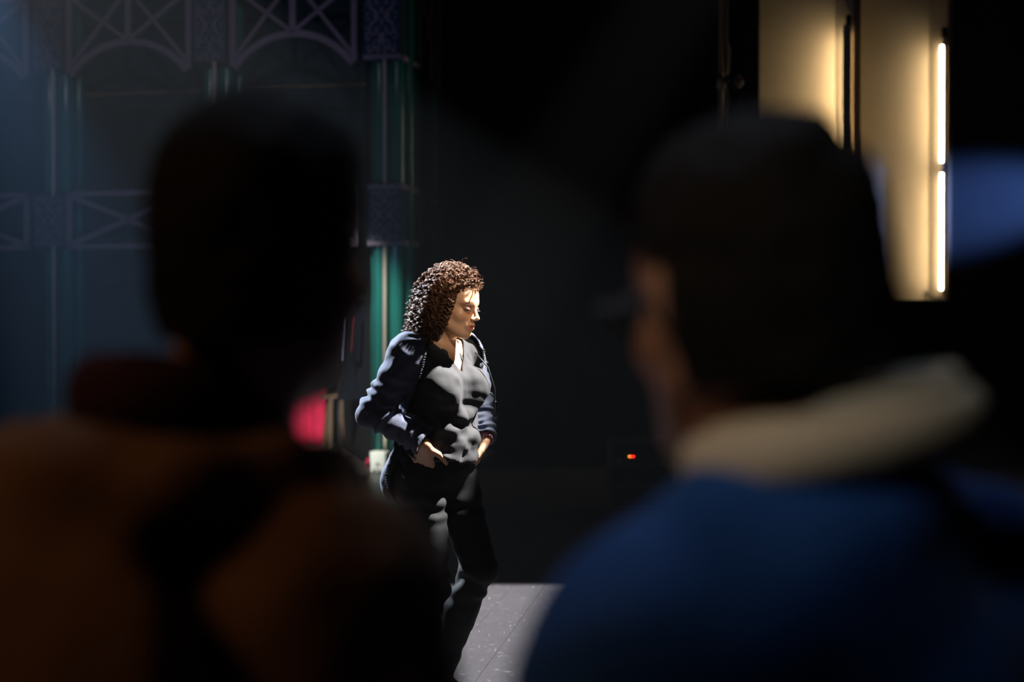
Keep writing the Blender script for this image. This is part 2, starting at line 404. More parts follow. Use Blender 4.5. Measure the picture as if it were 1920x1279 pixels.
# niche wall on the right, cream recesses lit by tubes
wr = tag(boxo('wall_right', (2.40, 14.52, -.014), (4.48, 15.45, 1.70), 'black_wall'), kind='structure')
ZT = 7.0
boxo('niche_back', (2.44, 14.70, 1.70), (3.38, 14.78, ZT), 'cream_wall', wr)
boxo('niche_back', (3.545, 14.70, 1.70), (4.34, 14.78, ZT), 'cream_wall', wr)
boxo('pier', (2.40, 14.52, 1.70), (2.52, 14.70, ZT), 'black_wall', wr)
for x0, x1, xc in ((3.471, 3.547, 3.335), (4.438, 4.478, 4.300)):
    v = [(x0, 14.52), (x1, 14.52), (x1, 14.75), (xc, 14.75), (xc, 14.698)]; k = len(v)
    p = mk('partition', [(a, b, 1.70) for a, b in v] + [(a, b, ZT) for a, b in v], [tuple(range(k))[::-1], tuple(range(k, 2 * k))] + [(i, (i + 1) % k, k + (i + 1) % k, k + i) for i in range(k)], 'cream_wall', wr, False)
    boxo('edge_trim', (x0 - .002, 14.505, 1.70), (x1 + .002, 14.52, ZT), 'brown_edge', p)
boxo('sill', (2.44, 14.50, 1.675), (4.48, 14.71, 1.705), 'dark_metal', wr)
def batten(xw, zt, yb, flip, label):
    t = empty('tube_light', (xw, yb, 0))
    n = 2
    boxo('housing', (-.030, -.02, zt - 2.56), (-.004, .012, zt + .05), 'housing', t, .004)
    boxo('end_cap', (-.05, -.035, zt + .05), (0, .0, zt + .15), 'dark_metal', t, .004)
    dx, dy = (-.042, -.008) if not flip else (-.045, -.012)
    if flip: boxo('shield', (-.090, -.050, zt - 2.56), (-.002, -.040, zt + .05), 'housing', t)
    for k in range(n):
        za = zt - .03 - k * 1.30
        o = MB().tube([(dx, dy, za - 1.19), (dx, dy, za - 1.185), (dx, dy, za - .005), (dx, dy, za)], [.012, .017, .017, .012], 14).build('tube', 'tube', t, True)
        MB().box((dx - .012, dy - .012, za), (dx + .025, dy + .012, za + .03)).build('lamp_holder', 'housing', t)
        MB().box((dx - .012, dy - .012, za - 1.22), (dx + .025, dy + .012, za - 1.19)).build('lamp_holder', 'housing', t)
    return tag(t, label, 'light', 'tube lights in the niches')
batten(4.424, 4.33, 14.535, False, 'glowing pair of vertical fluorescent tubes at the far right niche edge')
batten(3.450, 4.46, 14.535, True, 'shielded tube fitting half hidden behind the partition between the niches')
def cable(name, pts, r, m, label, cat='cable'):
    pts = np.array(pts, float); k = len(pts); t = np.linspace(0, k - 1, k * 8); out = []
    for tt in t:
        i = min(int(tt), k - 2); f = tt - i; p0, p1, p2, p3 = pts[max(i - 1, 0)], pts[i], pts[i + 1], pts[min(i + 2, k - 1)]
        out.append(.5 * ((2 * p1) + (p2 - p0) * f + (2 * p0 - 5 * p1 + 4 * p2 - p3) * f * f + (3 * p1 - p0 - 3 * p2 + p3) * f ** 3))
    o = MB().tube(out, r, 6).build(name, m, None, True)
    return tag(o, label, cat)
cable('loose_cable', [(4.275, 14.69, 1.80), (4.30, 14.66, 1.75), (4.34, 14.60, 1.722), (4.40, 14.55, 1.72)], .008, 'dark_metal', 'dark loose cable lying at the foot of the right niche')
cable('wall_cable', [(3.325, 14.69, 4.78), (3.37, 14.64, 4.81), (3.42, 14.57, 4.76), (3.455, 14.54, 4.66)], .007, 'dark_metal', 'thin cable curving across the top of the left niche')

# ------------------------------------------------------------------ black drapes
def drape(name, x0, x1, y, z0, z1, m, label, cat='curtain', group=None, folds=9, amp=.06, seed=0, rz=0, zn=14, thick=.012, nx=160):
    xs = np.linspace(x0, x1, nx); zs = np.linspace(z0, z1, zn); V = []
    r = np.random.default_rng(seed); ph = r.random(3) * 6
    cx = (x0 + x1) / 2
    for z in zs:
        gth = 1 - .25 * (z - z0) / (z1 - z0)
        for x in xs:
            u = (x - x0) / (x1 - x0)
            d = amp * gth * (math.sin(u * folds * 6.28 + ph[0] + .4 * math.sin(u * 17 + z * .6)) + .4 * math.sin(u * folds * 2.3 * 6.28 + ph[1] + .3 * z))
            V.append((x - cx, d, z - z0))
    F = [(j * nx + i, j * nx + i + 1, (j + 1) * nx + i + 1, (j + 1) * nx + i) for j in range(zn - 1) for i in range(nx - 1)]
    o = mk(name, V, F, m); o.location = (cx, y, z0); o.rotation_euler = (0, 0, rz)
    s = o.modifiers.new('thick', 'SOLIDIFY'); s.thickness = thick
    return tag(o, label, cat, group)
g_ = 'black stage drapes'
drape('stage_drape', -.85, .55, 18.6, .01, 7.5, 'drape', 'black stage drape hanging behind the curly haired woman', group=g_, seed=1)
drape('stage_drape', .45, 1.75, 18.2, .01, 7.5, 'drape', 'black stage drape hanging in the dark centre of the stage', group=g_, seed=2)
drape('stage_drape', 1.55, 2.75, 16.2, .01, 7.5, 'drape', 'black stage drape hanging behind the cable pole', group=g_, seed=3)
tag(boxo('wall_far_right', (4.482, 14.56, -.014), (8.9, 14.8, 8.9), 'charcoal'), kind='structure')

# ------------------------------------------------------------------ arcade facade set piece
fac = empty('arcade_facade', (-1.0715, 14.06, 0), A13)
tag(fac, 'teal and mauve iron-look arcade set with columns, trusses and damask panels', 'stage set')
P_ = 1.82
def scroll_mesh():
    mb = MB(); d = .004
    def flat(pts, w):
        pts = np.array(pts); t = np.gradient(pts, axis=0); t /= np.linalg.norm(t, axis=1)[:, None] + 1e-9; n = np.stack([-t[:, 1], t[:, 0]], 1)
        w = np.broadcast_to(np.asarray(w), (len(pts),))
        for sx in (1, -1):
            for sz in (1, -1):
                L = pts + n * w[:, None]; Rr = pts - n * w[:, None]; k = len(pts)
                v = [(sx * a, -d, sz * b) for a, b in L] + [(sx * a, -d, sz * b) for a, b in Rr]
                f = [(i, i + 1, k + i + 1, k + i) if sx * sz < 0 else (i, k + i, k + i + 1, i + 1) for i in range(k - 1)]
                mb.add(v, f)
    def spiral(cx, cz, r0, r1, a0, a1, w=.0085):
        t = np.linspace(0, 1, 22); a = a0 + (a1 - a0) * t; r = r0 + (r1 - r0) * t
        flat(np.stack([cx + r * np.cos(a), cz + r * np.sin(a)], 1), w * (1.1 - .7 * t))
    def leaf(x0, z0, x1, z1, w):
        t = np.linspace(0, 1, 9); flat(np.stack([x0 + (x1 - x0) * t, z0 + (z1 - z0) * t], 1), w * np.sin(np.pi * t ** .8) + .001)
    leaf(.02, .005, .085, .008, .012); leaf(.03, .02, .125, .055, .010); leaf(.11, .02, .155, .012, .008)
    leaf(0, .015, 0.0, .065, .016); leaf(.008, .10, .012, .19, .010); leaf(.03, .06, .045, .12, .008)
    spiral(.075, .09, .045, .010, -1.2, 5.0); spiral(.055, .175, .040, .010, 3.6, -2.4); spiral(.125, .135, .032, .008, -2.0, 4.2)
    spiral(.115, .20, .030, .007, 2.8, -3.0); spiral(.03, .215, .022, .006, .2, 5.4); spiral(.028, .135, .026, .008, 1.0, 6.0)
    leaf(.09, .225, .135, .235, .006); leaf(.06, .22, .09, .19, .007); leaf(.14, .09, .155, .055, .006)
    return mb
scroll_data = scroll_mesh().build('scroll_relief', 'mauve').data
bpy.data.objects.remove(bpy.data.objects['scroll_relief'])
def damask(xc, zc, w, h, y, border):
    p = boxo('damask_panel', (xc - w / 2, y, zc - h / 2), (xc + w / 2, y + .03, zc + h / 2), 'panel_blue', fac)
    s = bpy.data.objects.new('scroll_relief', scroll_data); link(s, p); s.location = (xc, y - .001, zc); s.scale = (w / .345, 1, h / .50)
    b = .012
    if border == 'rail':
        for zz in (zc - h / 2 - .022, zc + h / 2 + .022): boxo('rail', (xc - w / 2 - .002, y - .012, zz - .022), (xc + w / 2 + .002, y + .03, zz + .022), 'mauve', p)
    else:
        for zz in (zc - h / 2, zc + h / 2): boxo('border', (xc - w / 2, y - .006, zz - b / 2), (xc + w / 2, y + .0, zz + b / 2), 'mauve', p)
        for xx in (xc - w / 2, xc + w / 2): boxo('border', (xx - b / 2, y - .006, zc - h / 2), (xx + b / 2, y + .0, zc + h / 2), 'mauve', p)
cols = [-.187, -2.0, -3.822, -5.64]
for i, xc in enumerate(cols):
    c = empty('column'); c.parent = fac; c.location = (xc, 0, 0)
    for x, y, r in ((-.082, .055, .064), (.10, .06, .082), (.19, .17, .05), (-.155, .15, .05), (.01, .09, .05)):
        o = MB().tube([(x, y, .012), (x, y, 7.0)], r, 22).build('flute', 'teal_gloss', c, True)
    MB().tube([(0, -.02, .21), (0, -.02, .48)], .013, 14).build('pole_foot', 'cream_pole', c, True)
    MB().tube([(0, -.02, .48), (0, -.02, 7.0)], .021, 14).build('pole', 'cream_pole', c, True)
    MB().tube([(0, -.02, .20), (0, -.02, .235)], .021, 14).build('pole_socket', 'dark_metal', c, True)
    wd = .355 if i == 0 else .310
    yy = -.06 if i == 0 else -.05
    xo = .011 if i == 0 else -.04
    if i == 0: damask(-.178, 2.54, .352, .512, yy, 'rail')
    else: damask(xc - .037, 2.54, .308, .51, yy, 'frame')
    if i == 0: damask(-.205, 4.50, .37, .76, yy, 'rail')
    else: damask(xc - .037, 4.49, .308, .71, yy, 'frame')
    MB().box((-.20, -.028, 2.235), (.18, .10, 2.845)).build('band_box', 'teal_dark', c)
    MB().box((-.20, -.028, 4.07), (.18, .10, 4.92)).build('band_box', 'teal_dark', c)
bayx = [(-1.823, -.467), (-3.655, -2.245), (-5.47, -4.096)]
dp = .035; yb = -.035
for x0, x1 in bayx:
    t = empty('lattice_truss'); t.parent = fac; xm = (x0 + x1) / 2
    w = .052
    z0, z1 = 2.241, 2.841
    B = lambda n, p, q, ww: MB().bar((p[0], yb, p[1]), (q[0], yb, q[1]), ww, dp).build(n, 'mauve', t)
    B('rail', (x0, z1 - w / 2), (x1, z1 - w / 2), w); B('rail', (x0, z0 + w / 2), (x1, z0 + w / 2), w)
    B('upright', (x0 + w / 2, z0), (x0 + w / 2, z1), w + .01); B('upright', (x1 - w / 2, z0), (x1 - w / 2, z1), w)
    B('diagonal', (x0 + .03, z0 + .04), (x1 - .03, z1 - .04), w * .95); B('diagonal', (x0 + .03, z1 - .04), (x1 - .03, z0 + .04), w * .95)
    a = empty('arch_truss'); a.parent = fac
    B = lambda n, p, q, ww: MB().bar((p[0], yb, p[1]), (q[0], yb, q[1]), ww, dp).build(n, 'mauve', a)
    zb, zt = 4.07, 4.90
    B('upright', (x0 + .033, zb), (x0 + .033, zt), .066); B('upright', (x1 - .03, zb), (x1 - .03, zt), .056)
    B('rail', (x0, zt - .03), (x1, zt - .03), .06); B('king_post', (xm, 4.37), (xm, zt), .064)
    for sg in (-1, 1):
        xe = xm + sg * ((x1 - x0) / 2 - .05)
        B('diagonal', (xe, 4.15), (xm + sg * .03, zt - .02), .036); B('diagonal', (xe, zt - .05), (xm + sg * .02, 4.40), .036)
    half = (x1 - x0) / 2 - .02; n = 28; V = []
    for i in range(n + 1):
        u = -1 + 2 * i / n; th = math.radians(50) * u
        rr = half / math.sin(math.radians(50)); x = xm + rr * math.sin(th); z = 4.405 - rr * (1 - math.cos(th)) * .85 * (.335 / (.85 * rr * (1 - math.cos(math.radians(50)))))
        nx, nz = math.sin(th), math.cos(th)
        for s_, yq in ((0, yb - dp / 2), (-.066, yb - dp / 2), (-.066, yb + dp / 2), (0, yb + dp / 2)): V.append((x + nx * s_, yq, z + nz * s_))
    F = [(i * 4 + j, i * 4 + (j + 1) % 4, i * 4 + 4 + (j + 1) % 4, i * 4 + 4 + j) for i in range(n) for j in range(4)] + [(0, 1, 2, 3), (n * 4 + 3, n * 4 + 2, n * 4 + 1, n * 4)]
    mk('arch', V, F, 'mauve', a, False)
    # recessed infill of the bay: boarded teal flats with ledges
    bk = empty('infill_flat'); bk.parent = fac
    nb = 7
    for k in range(nb):
        xa = x0 - .2 + (x1 - x0 + .4) * k / nb; xb2 = x0 - .2 + (x1 - x0 + .4) * (k + 1) / nb - .006
        boxo('board', (xa, .62 + .004 * (k % 2), 2.3 if x0 > -2 else 0.02), (xb2, .65, 7.0), 'teal_dark', bk)
    for zz in (3.94, 3.72, 3.66): boxo('ledge', (x0 - .2, .585, zz), (x1 + .2, .62, zz + .022), 'brown_edge' if zz == 3.94 else 'teal_dark', bk)
# side return of the facade with lattice
rt = empty('side_return'); rt.parent = fac
xs_ = .004
for zz, w in ((2.815, .05), (2.265, .05)): MB().bar((xs_, -.03, zz), (xs_, 1.85, zz), w, .03, (1, 0, 0)).build('rail', 'mauve', rt)
for y in (.56, 1.30): MB().bar((xs_, y, 2.25), (xs_, y, 2.83), .05, .03, (1, 0, 0)).build('upright', 'mauve', rt)
MB().bar((xs_, .58, 2.29), (xs_, 1.28, 2.79), .045, .03, (1, 0, 0)).build('diagonal', 'mauve', rt)
MB().bar((xs_, .58, 2.79), (xs_, 1.28, 2.29), .045, .03, (1, 0, 0)).build('diagonal', 'mauve', rt)
MB().bar((xs_, -.03, 4.085), (xs_, .62, 4.085), .045, .03, (1, 0, 0)).build('rail', 'mauve', rt)
for y in (.56, .98): MB().bar((xs_, y, 4.05), (xs_, y, 7), .05, .03, (1, 0, 0)).build('upright', 'brown_edge', rt)
MB().bar((xs_, .6, 4.2), (xs_, 1.2, 4.9), .045, .03, (1, 0, 0)).build('diagonal', 'brown_edge', rt)
MB().bar((xs_, .6, 4.9), (xs_, 1.2, 4.2), .045, .03, (1, 0, 0)).build('diagonal', 'brown_edge', rt)
MB().bar((xs_, 1.3, 3.95), (xs_, 1.3, 7), .11, .04, (1, 0, 0)).build('upright', 'brown_edge', rt)
for y in (.55, 1.25): MB().tube([(-.04, y, .012), (-.04, y, 7.0)], .05, 18).build('flute', 'teal_gloss', rt, True)
boxo('return_flat', (-.12, .3, .012), (-.08, 2.4, 7.0), 'teal_dark', rt)

# white foot box in front of the column
wb = empty('foot_box', (-1.303, 14.035, 0), A13)
boxo('box_body', (-.085, -.07, 0), (.075, .07, .205), 'white_box', wb, .008)
boxo('label_plate', (-.022, -.0725, .075), (.018, -.069, .088), 'dark_metal', wb); boxo('label_stem', (-.006, -.0725, .055), (.002, -.069, .10), 'dark_metal', wb)
MB().tube([(-.04, -.07, .012), (-.045, -.095, .014), (-.03, -.10, .032), (.02, -.10, .032), (.035, -.095, .014), (.03, -.07, .012)], .006, 8).build('handle', 'dark_metal', wb, True)
tag(wb, 'small white box at the foot of the teal column with a wire handle', 'box')

# red curtain beside the dark opening
drape('red_curtain', -3.6, -2.215, 16.85, .0, 5.2, 'red_cloth', 'crimson curtain reaching the floor behind the left onlooker', 'curtain', folds=4, amp=.035, seed=9, zn=40)
MB_ = MB().tube([(-1.50, 14.62, .012), (-1.47, 14.6, .06), (-1.44, 14.58, .09), (-1.42, 14.57, .02)], [.03, .03, .015, .01], 8).build('red_cloth_scrap', 'red_cloth', None, True)
tag(MB_, 'tiny scrap of red cloth on the floor beside the white box', 'cloth')
# black angled flat with costumes hung on it
fl = empty('black_flat', (-1.45, 14.5, 0), math.atan2(3.25, -.83))
for k in range(3): boxo('flat_board', (k * 1.15, -.03, 0), (k * 1.15 + 1.14, .0, 4.4), 'drape', fl)
for zz in (.08, 2.2, 4.3): boxo('batten', (0, -.06, zz), (3.44, -.03, zz + .07), 'black_wall', fl)
tag(fl, 'black angled stage flat between the red curtain and the teal column', 'stage flat')
RA = R(-37); rail = empty('costume_rail', (-1.635, 14.97, 0), RA)
for y in (-.27, .27):
    MB().tube([(y, 0, .03), (y, 0, 1.75)], .012, 10).build('upright', 'dark_metal', rail, True)
    MB().tube([(y, -.18, .02), (y, .18, .02)], .012, 10).build('foot', 'dark_metal', rail, True)
MB().tube([(-.27, 0, 1.74), (.27, 0, 1.74)], .012, 10).build('cross_bar', 'dark_metal', rail, True)
tag(rail, 'dark costume rail standing before the black flat', 'clothes rail')
def costume(t, trim, label, L=1.05, w=.42):
    c = empty('hanging_costume', (rail.location.x + math.cos(RA) * t, rail.location.y + math.sin(RA) * t, 1.68), R(6 + 20 * t))
    n = 12; V = []; prof = [(.03, 0), (.06, -.03), (w / 2 * .9, -.10), (w / 2, -.16), (w / 2 * .86, -.4), (w / 2 * .9, -.7), (w / 2 * 1.05, -L)]
    for hw, z in prof:
        for j in range(16):
            a = 2 * math.pi * j / 16; V.append((hw * math.cos(a), min(.09, hw * .5) * math.sin(a) * (1 + .25 * math.sin(3 * a + 5 * z)), z))
    F = [(i * 16 + j, (i + 1) * 16 + j, (i + 1) * 16 + (j + 1) % 16, i * 16 + (j + 1) % 16) for i in range(len(prof) - 1) for j in range(16)]
    mk('coat', V, F, 'navy', c)
    for s_ in (-1, 1):
        MB().tube([(s_ * w * .40, -.01, -.12), (s_ * w * .52, -.03, -.35), (s_ * w * .55, -.05, -.66)], [.035, .035, .03], 10).build('sleeve', 'navy', c, True)
    for s_, x in ((1, -w * .30), (2, w * .16)):
        MB().bar((x, -.125, -.14), (x - .02, -.135, -.60 if s_ == 1 else -.5), .032, .012).build('sash', trim if s_ == 1 else 'dred', c)
    MB().tube([(0, 0, 0), (0, 0, .035), (.018, 0, .055), (.03, 0, .035)], .004, 6).build('hanger_hook', 'dark_metal', c, True)
    tag(c, label, 'costume', 'costumes on the rail')
costume(-.10, 'lav', 'dark costume with pale lavender sash hanging nearer the red curtain', 1.02, .24)
costume(.13, 'navy', 'dark costume with dark red sash hanging right beside the teal column', 1.0, .22)
ts = empty('wooden_trestle', (-2.06, 16.55, 0), R(20))
for sx in (-1, 1):
    for sy in (-1, 1): MB().bar((sx * .10, sy * .16, 0), (sx * .06, sy * .03, .62), .045, .03).build('leg', 'beige', ts)
boxo('top_beam', (-.16, -.04, .60), (.16, .04, .66), 'beige', ts)
tag(ts, 'small beige wooden trestle beside the red curtain edge', 'trestle')
sl_ = empty('standby_lamp', (-1.83, 15.05, .70)); 
MB().tube([(0, 0, -.03), (0, .03, -.03), (0, .06, -.03)], .02, 10).build('lamp_body', 'dark_metal', sl_, True); MB().tube([(0, -.004, -.03), (0, .002, -.03)], .011, 10).build('diode', 'led_yellow', sl_, True)
MB().tube([(0, .03, -.05), (0, .03, -.70)], .008, 8).build('stem', 'dark_metal', sl_, True)
tag(sl_, 'tiny yellow standby light glowing in front of the dark costumes', 'lamp')

# cable pole with small spotlight
pl = empty('lighting_pole', (1.907, 13.0, 0))
MB().tube([(0, 0, .03), (0, 0, 6.5)], .026, 16).build('pole', 'brown_metal', pl, True)
MB().tube([(0, 0, 0), (0, 0, .03)], .26, 24).build('base_plate', 'dark_metal', pl, True)
MB().tube([(0, 0, 3.62), (0, 0, 3.70)], .04, 16).build('clamp', 'brown_metal', pl, True)
MB().bar((-.04, -.03, 3.74), (.10, -.03, 3.62), .022, .02).build('bracket', 'dark_metal', pl)
tag(pl, 'slim brown lighting pole with clamp left of the cream niches', 'pole')
lm = empty('small_spotlight', (2.03, 12.98, 3.665), R(-60))
MB().tube([(-.06, 0, 0), (.0, 0, 0), (.045, 0, 0), (.06, 0, 0)], [.035, .055, .058, .058], 18).build('lamp_body', 'dark_metal', lm, True)
MB().tube([(.058, 0, 0), (.063, 0, 0)], [.05, .05], 18).build('lens', 'glass', lm, True)
MB().tube([(.0, -.06, 0), (-.05, -.06, .02), (-.08, 0, .03), (-.05, .06, .02), (0, .06, 0)], .007, 8).build('yoke', 'brown_metal', lm, True)
for z in (-.045, .045): MB().tube([(.06, 0, z), (.066, 0, z)], .013, 10).build('rim_bolt', 'cream_pole', lm, True)
tag(lm, 'small dark spotlight with reddish lens clamped to the lighting pole', 'spotlight')
cable('hanging_cable', [(1.962, 12.97, 6.4), (1.965, 12.97, 5.2), (1.960, 12.97, 4.1), (1.975, 12.96, 3.98), (1.968, 12.96, 3.86), (1.955, 12.96, 3.76), (1.945, 12.96, 3.73), (1.962, 12.97, 3.76), (1.968, 12.97, 4.0)], .011, 'cable', 'tan cable looped down the upper lighting pole')
cable('hanging_cable', [(1.945, 12.965, 3.63), (1.962, 12.965, 3.52), (1.964, 12.965, 3.2), (1.955, 12.965, 2.4), (1.955, 12.965, .03)], .011, 'cable', 'tan cable running down below the pole clamp')

# equipment rack with standby diodes
rk = empty('amplifier_rack', (.98, 11.05, 0))
boxo('case', (-.22, 0, 0), (.28, .4, .56), 'dark_metal', rk, .01)
for k in range(3): boxo('front_unit', (-.20, -.012, .05 + k * .165), (.26, .0, .19 + k * .165), 'black_wall', rk)
for k, (m_, x) in enumerate((('led_amber', -.068), ('led_red', -.054), ('led_red', -.042), ('led_red', -.034))):
    MB().tube([(x, -.018, .432), (x, -.011, .432)], .0062 if k < 2 else .0045, 8).build('diode', m_, rk, True)
boxo('knob_plate', (-.17, -.02, .37), (-.145, -.011, .42), 'mauve', rk); boxo('knob_plate', (-.14, -.02, .385), (-.125, -.011, .42), 'mauve', rk)
tag(rk, 'dark amplifier rack with red and amber standby lights on the stage floor', 'rack')

# lamp housing with barn doors for the rim light, out of frame on the left
def lantern(loc, target, label, door=None):
    t = empty('stage_lantern', loc); d = Vector(target) - Vector(loc); t.rotation_euler = d.to_track_quat('-Z', 'Y').to_euler()
    MB().tube([(0, 0, .40), (0, 0, .34), (0, 0, .12), (0, 0, .10)], [.05, .11, .13, .13], 20).build('lamp_body', 'dark_metal', t, True)
    for s_ in (-1, 1): MB().bar((s_ * .145, 0, .25), (s_ * .145, .0, .55), .03, .012).build('yoke_arm', 'dark_metal', t)
    MB().bar((-.15, 0, .55), (.15, 0, .55), .03, .012).build('yoke_bar', 'dark_metal', t)
    tag(t, label, 'stage light'); return t
lantern(RIM, RIM_T, 'dark stage lantern high up left of the stage')
lantern(KEY, (-.17, 5.25, 1.36), 'dark stage lantern high up right of the stage')

# ================================================================== people
def vcol(o, cols):
    a = o.data.color_attributes.new('tint', 'FLOAT_COLOR', 'POINT'); a.data.foreach_set('color', np.c_[cols, np.ones(len(cols))].astype(np.float32).ravel())
def ss(a, b, x): t = np.clip((x - a) / (b - a), 0, 1); return t * t * (3 - 2 * t)

# ------------------------------------------------------------------ the curly haired woman
YAW = R(50); wp = empty('person', (-.272, 5.30, 0), YAW)
tag(wp, 'woman with long curly brown hair, dark hoodie and grey shirt, hands at hips, looking down', 'person')
HC = V3(.0, -.075, 1.535); HR = rotz(R(12)) @ rotx(R(12))
SH = {-1: V3(-.165, .01, 1.345), 1: V3(.165, .01, 1.345)}
EL = {-1: V3(-.245, .085, 1.135), 1: V3(.250, .02, 1.135)}
WR = {-1: V3(-.165, -.075, 1.03), 1: V3(.165, -.080, 1.025)}
HIP = {-1: V3(-.088, .01, .87), 1: V3(.088, .01, .87)}
KN = {-1: V3(-.085, -.04, .50), 1: V3(.085, -.125, .55)}
AN = {-1: V3(-.085, .03, .10), 1: V3(.095, .085, .105)}
def limbs(g, o, arms=True, legs=True, k=.03):
    for s in (-1, 1):
        if arms:
            g.cap(SH[s], EL[s], .047 + o, .038 + o, k); g.cap(EL[s], WR[s], .038 + o, .026 + o * .8, k * .6)
        if legs:
            g.cap(HIP[s], KN[s], .085 + o, .056 + o, k); g.cap(KN[s], AN[s] * .4 + KN[s] * .6 + V3(0, .02, 0), .054 + o, .054 + o, k); g.cap(AN[s] * .4 + KN[s] * .6 + V3(0, .02, 0), AN[s], .054 + o, .036 + o, k)
g = G(axis((-.34, -.20, .005), (-.20, .20, .0024), (.20, .34, .005)), axis((-.24, .09, .0024), (.09, .24, .005)), axis((.0, .88, .009), (.88, 1.06, .003), (1.06, 1.38, .006), (1.38, 1.69, .0018)))
torso(g); limbs(g, 0)
g.cap((0, .012, 1.37), (0, -.052, 1.475), .052, .048, .03); head(g, HC, HR, .98, ears=False)
hand(g, WR[-1], (.36, .30, -.85), (.8, .4, 0), (.2, -.9, .3), .25); hand(g, WR[1], (-.36, .30, -.85), (-.8, .4, 0), (-.2, -.9, .3), .25)
for s in (-1, 1): g.cap(AN[s], AN[s] + V3(0, -.13, -.055), .035, .026, .03)
Vv, Q = g.mesh()
body = mk('body', Vv, Q, 'skin', wp)
q = (Vv - HC) @ HR / .98
cols = np.ones((len(Vv), 3))
def paint(mask, c): cols[:] = cols * (1 - mask[:, None]) + np.array(c) * mask[:, None]
ax = np.abs(q[:, 0]); front = ss(-.04, -.065, q[:, 1])
lm_ = np.exp(-(((ax) / .021) ** 4 + ((q[:, 2] + .0685) / .0095) ** 4)) * ss(-.080, -.086, q[:, 1]); paint(np.clip(lm_ * 1.3, 0, .95), (.90, .46, .44))
paint(np.exp(-((ax / .017) ** 4 + ((q[:, 2] + .0678) / .0022) ** 4)) * ss(-.08, -.085, q[:, 1]) * .9, (.18, .04, .05))
es = np.exp(-(((ax - .034) / .019) ** 4 + ((q[:, 2] - .004) / .0085) ** 4)) * front; paint(es * .85, (.26, .14, .19))
br = np.exp(-(((ax - .035) / .021) ** 6 + ((q[:, 2] - .0235 + .35 * (ax - .030) ** 2 / .02) / .0042) ** 4)) * front; paint(br * .85, (.16, .11, .09))
ll = np.exp(-(((ax - .034) / .015) ** 6 + ((q[:, 2] + .0075 - 12 * (ax - .033) ** 2) / .0030) ** 4)) * front; paint(ll * .97, (.015, .012, .018))
bl = np.exp(-(((ax - .052) / .02) ** 2 + ((q[:, 2] + .035) / .02) ** 2)) * ss(0, -.03, q[:, 1]); paint(bl * .35, (1.0, .62, .50))
vcol(body, cols)
# eyelashes
mb = MB(); hw = lambda *a: HC + HR @ (np.array(a) * .98)
for s in (-1, 1):
    for k in range(13):
        x = .022 + .026 * k / 12; zz = -.0075 + 12 * (x - .033) ** 2; yy = -.0875 + 3.5 * max(0, x - .03) ** 1.35
        mb.tube([hw(s * x, yy, zz), hw(s * (x + .002 + .003 * k / 12), yy - .006, zz - .0035), hw(s * (x + .004 + .006 * k / 12), yy - .010, zz - .002)], [.0007, .0006, .0003], 4)
mb.build('eyelashes', 'lash', wp, True)

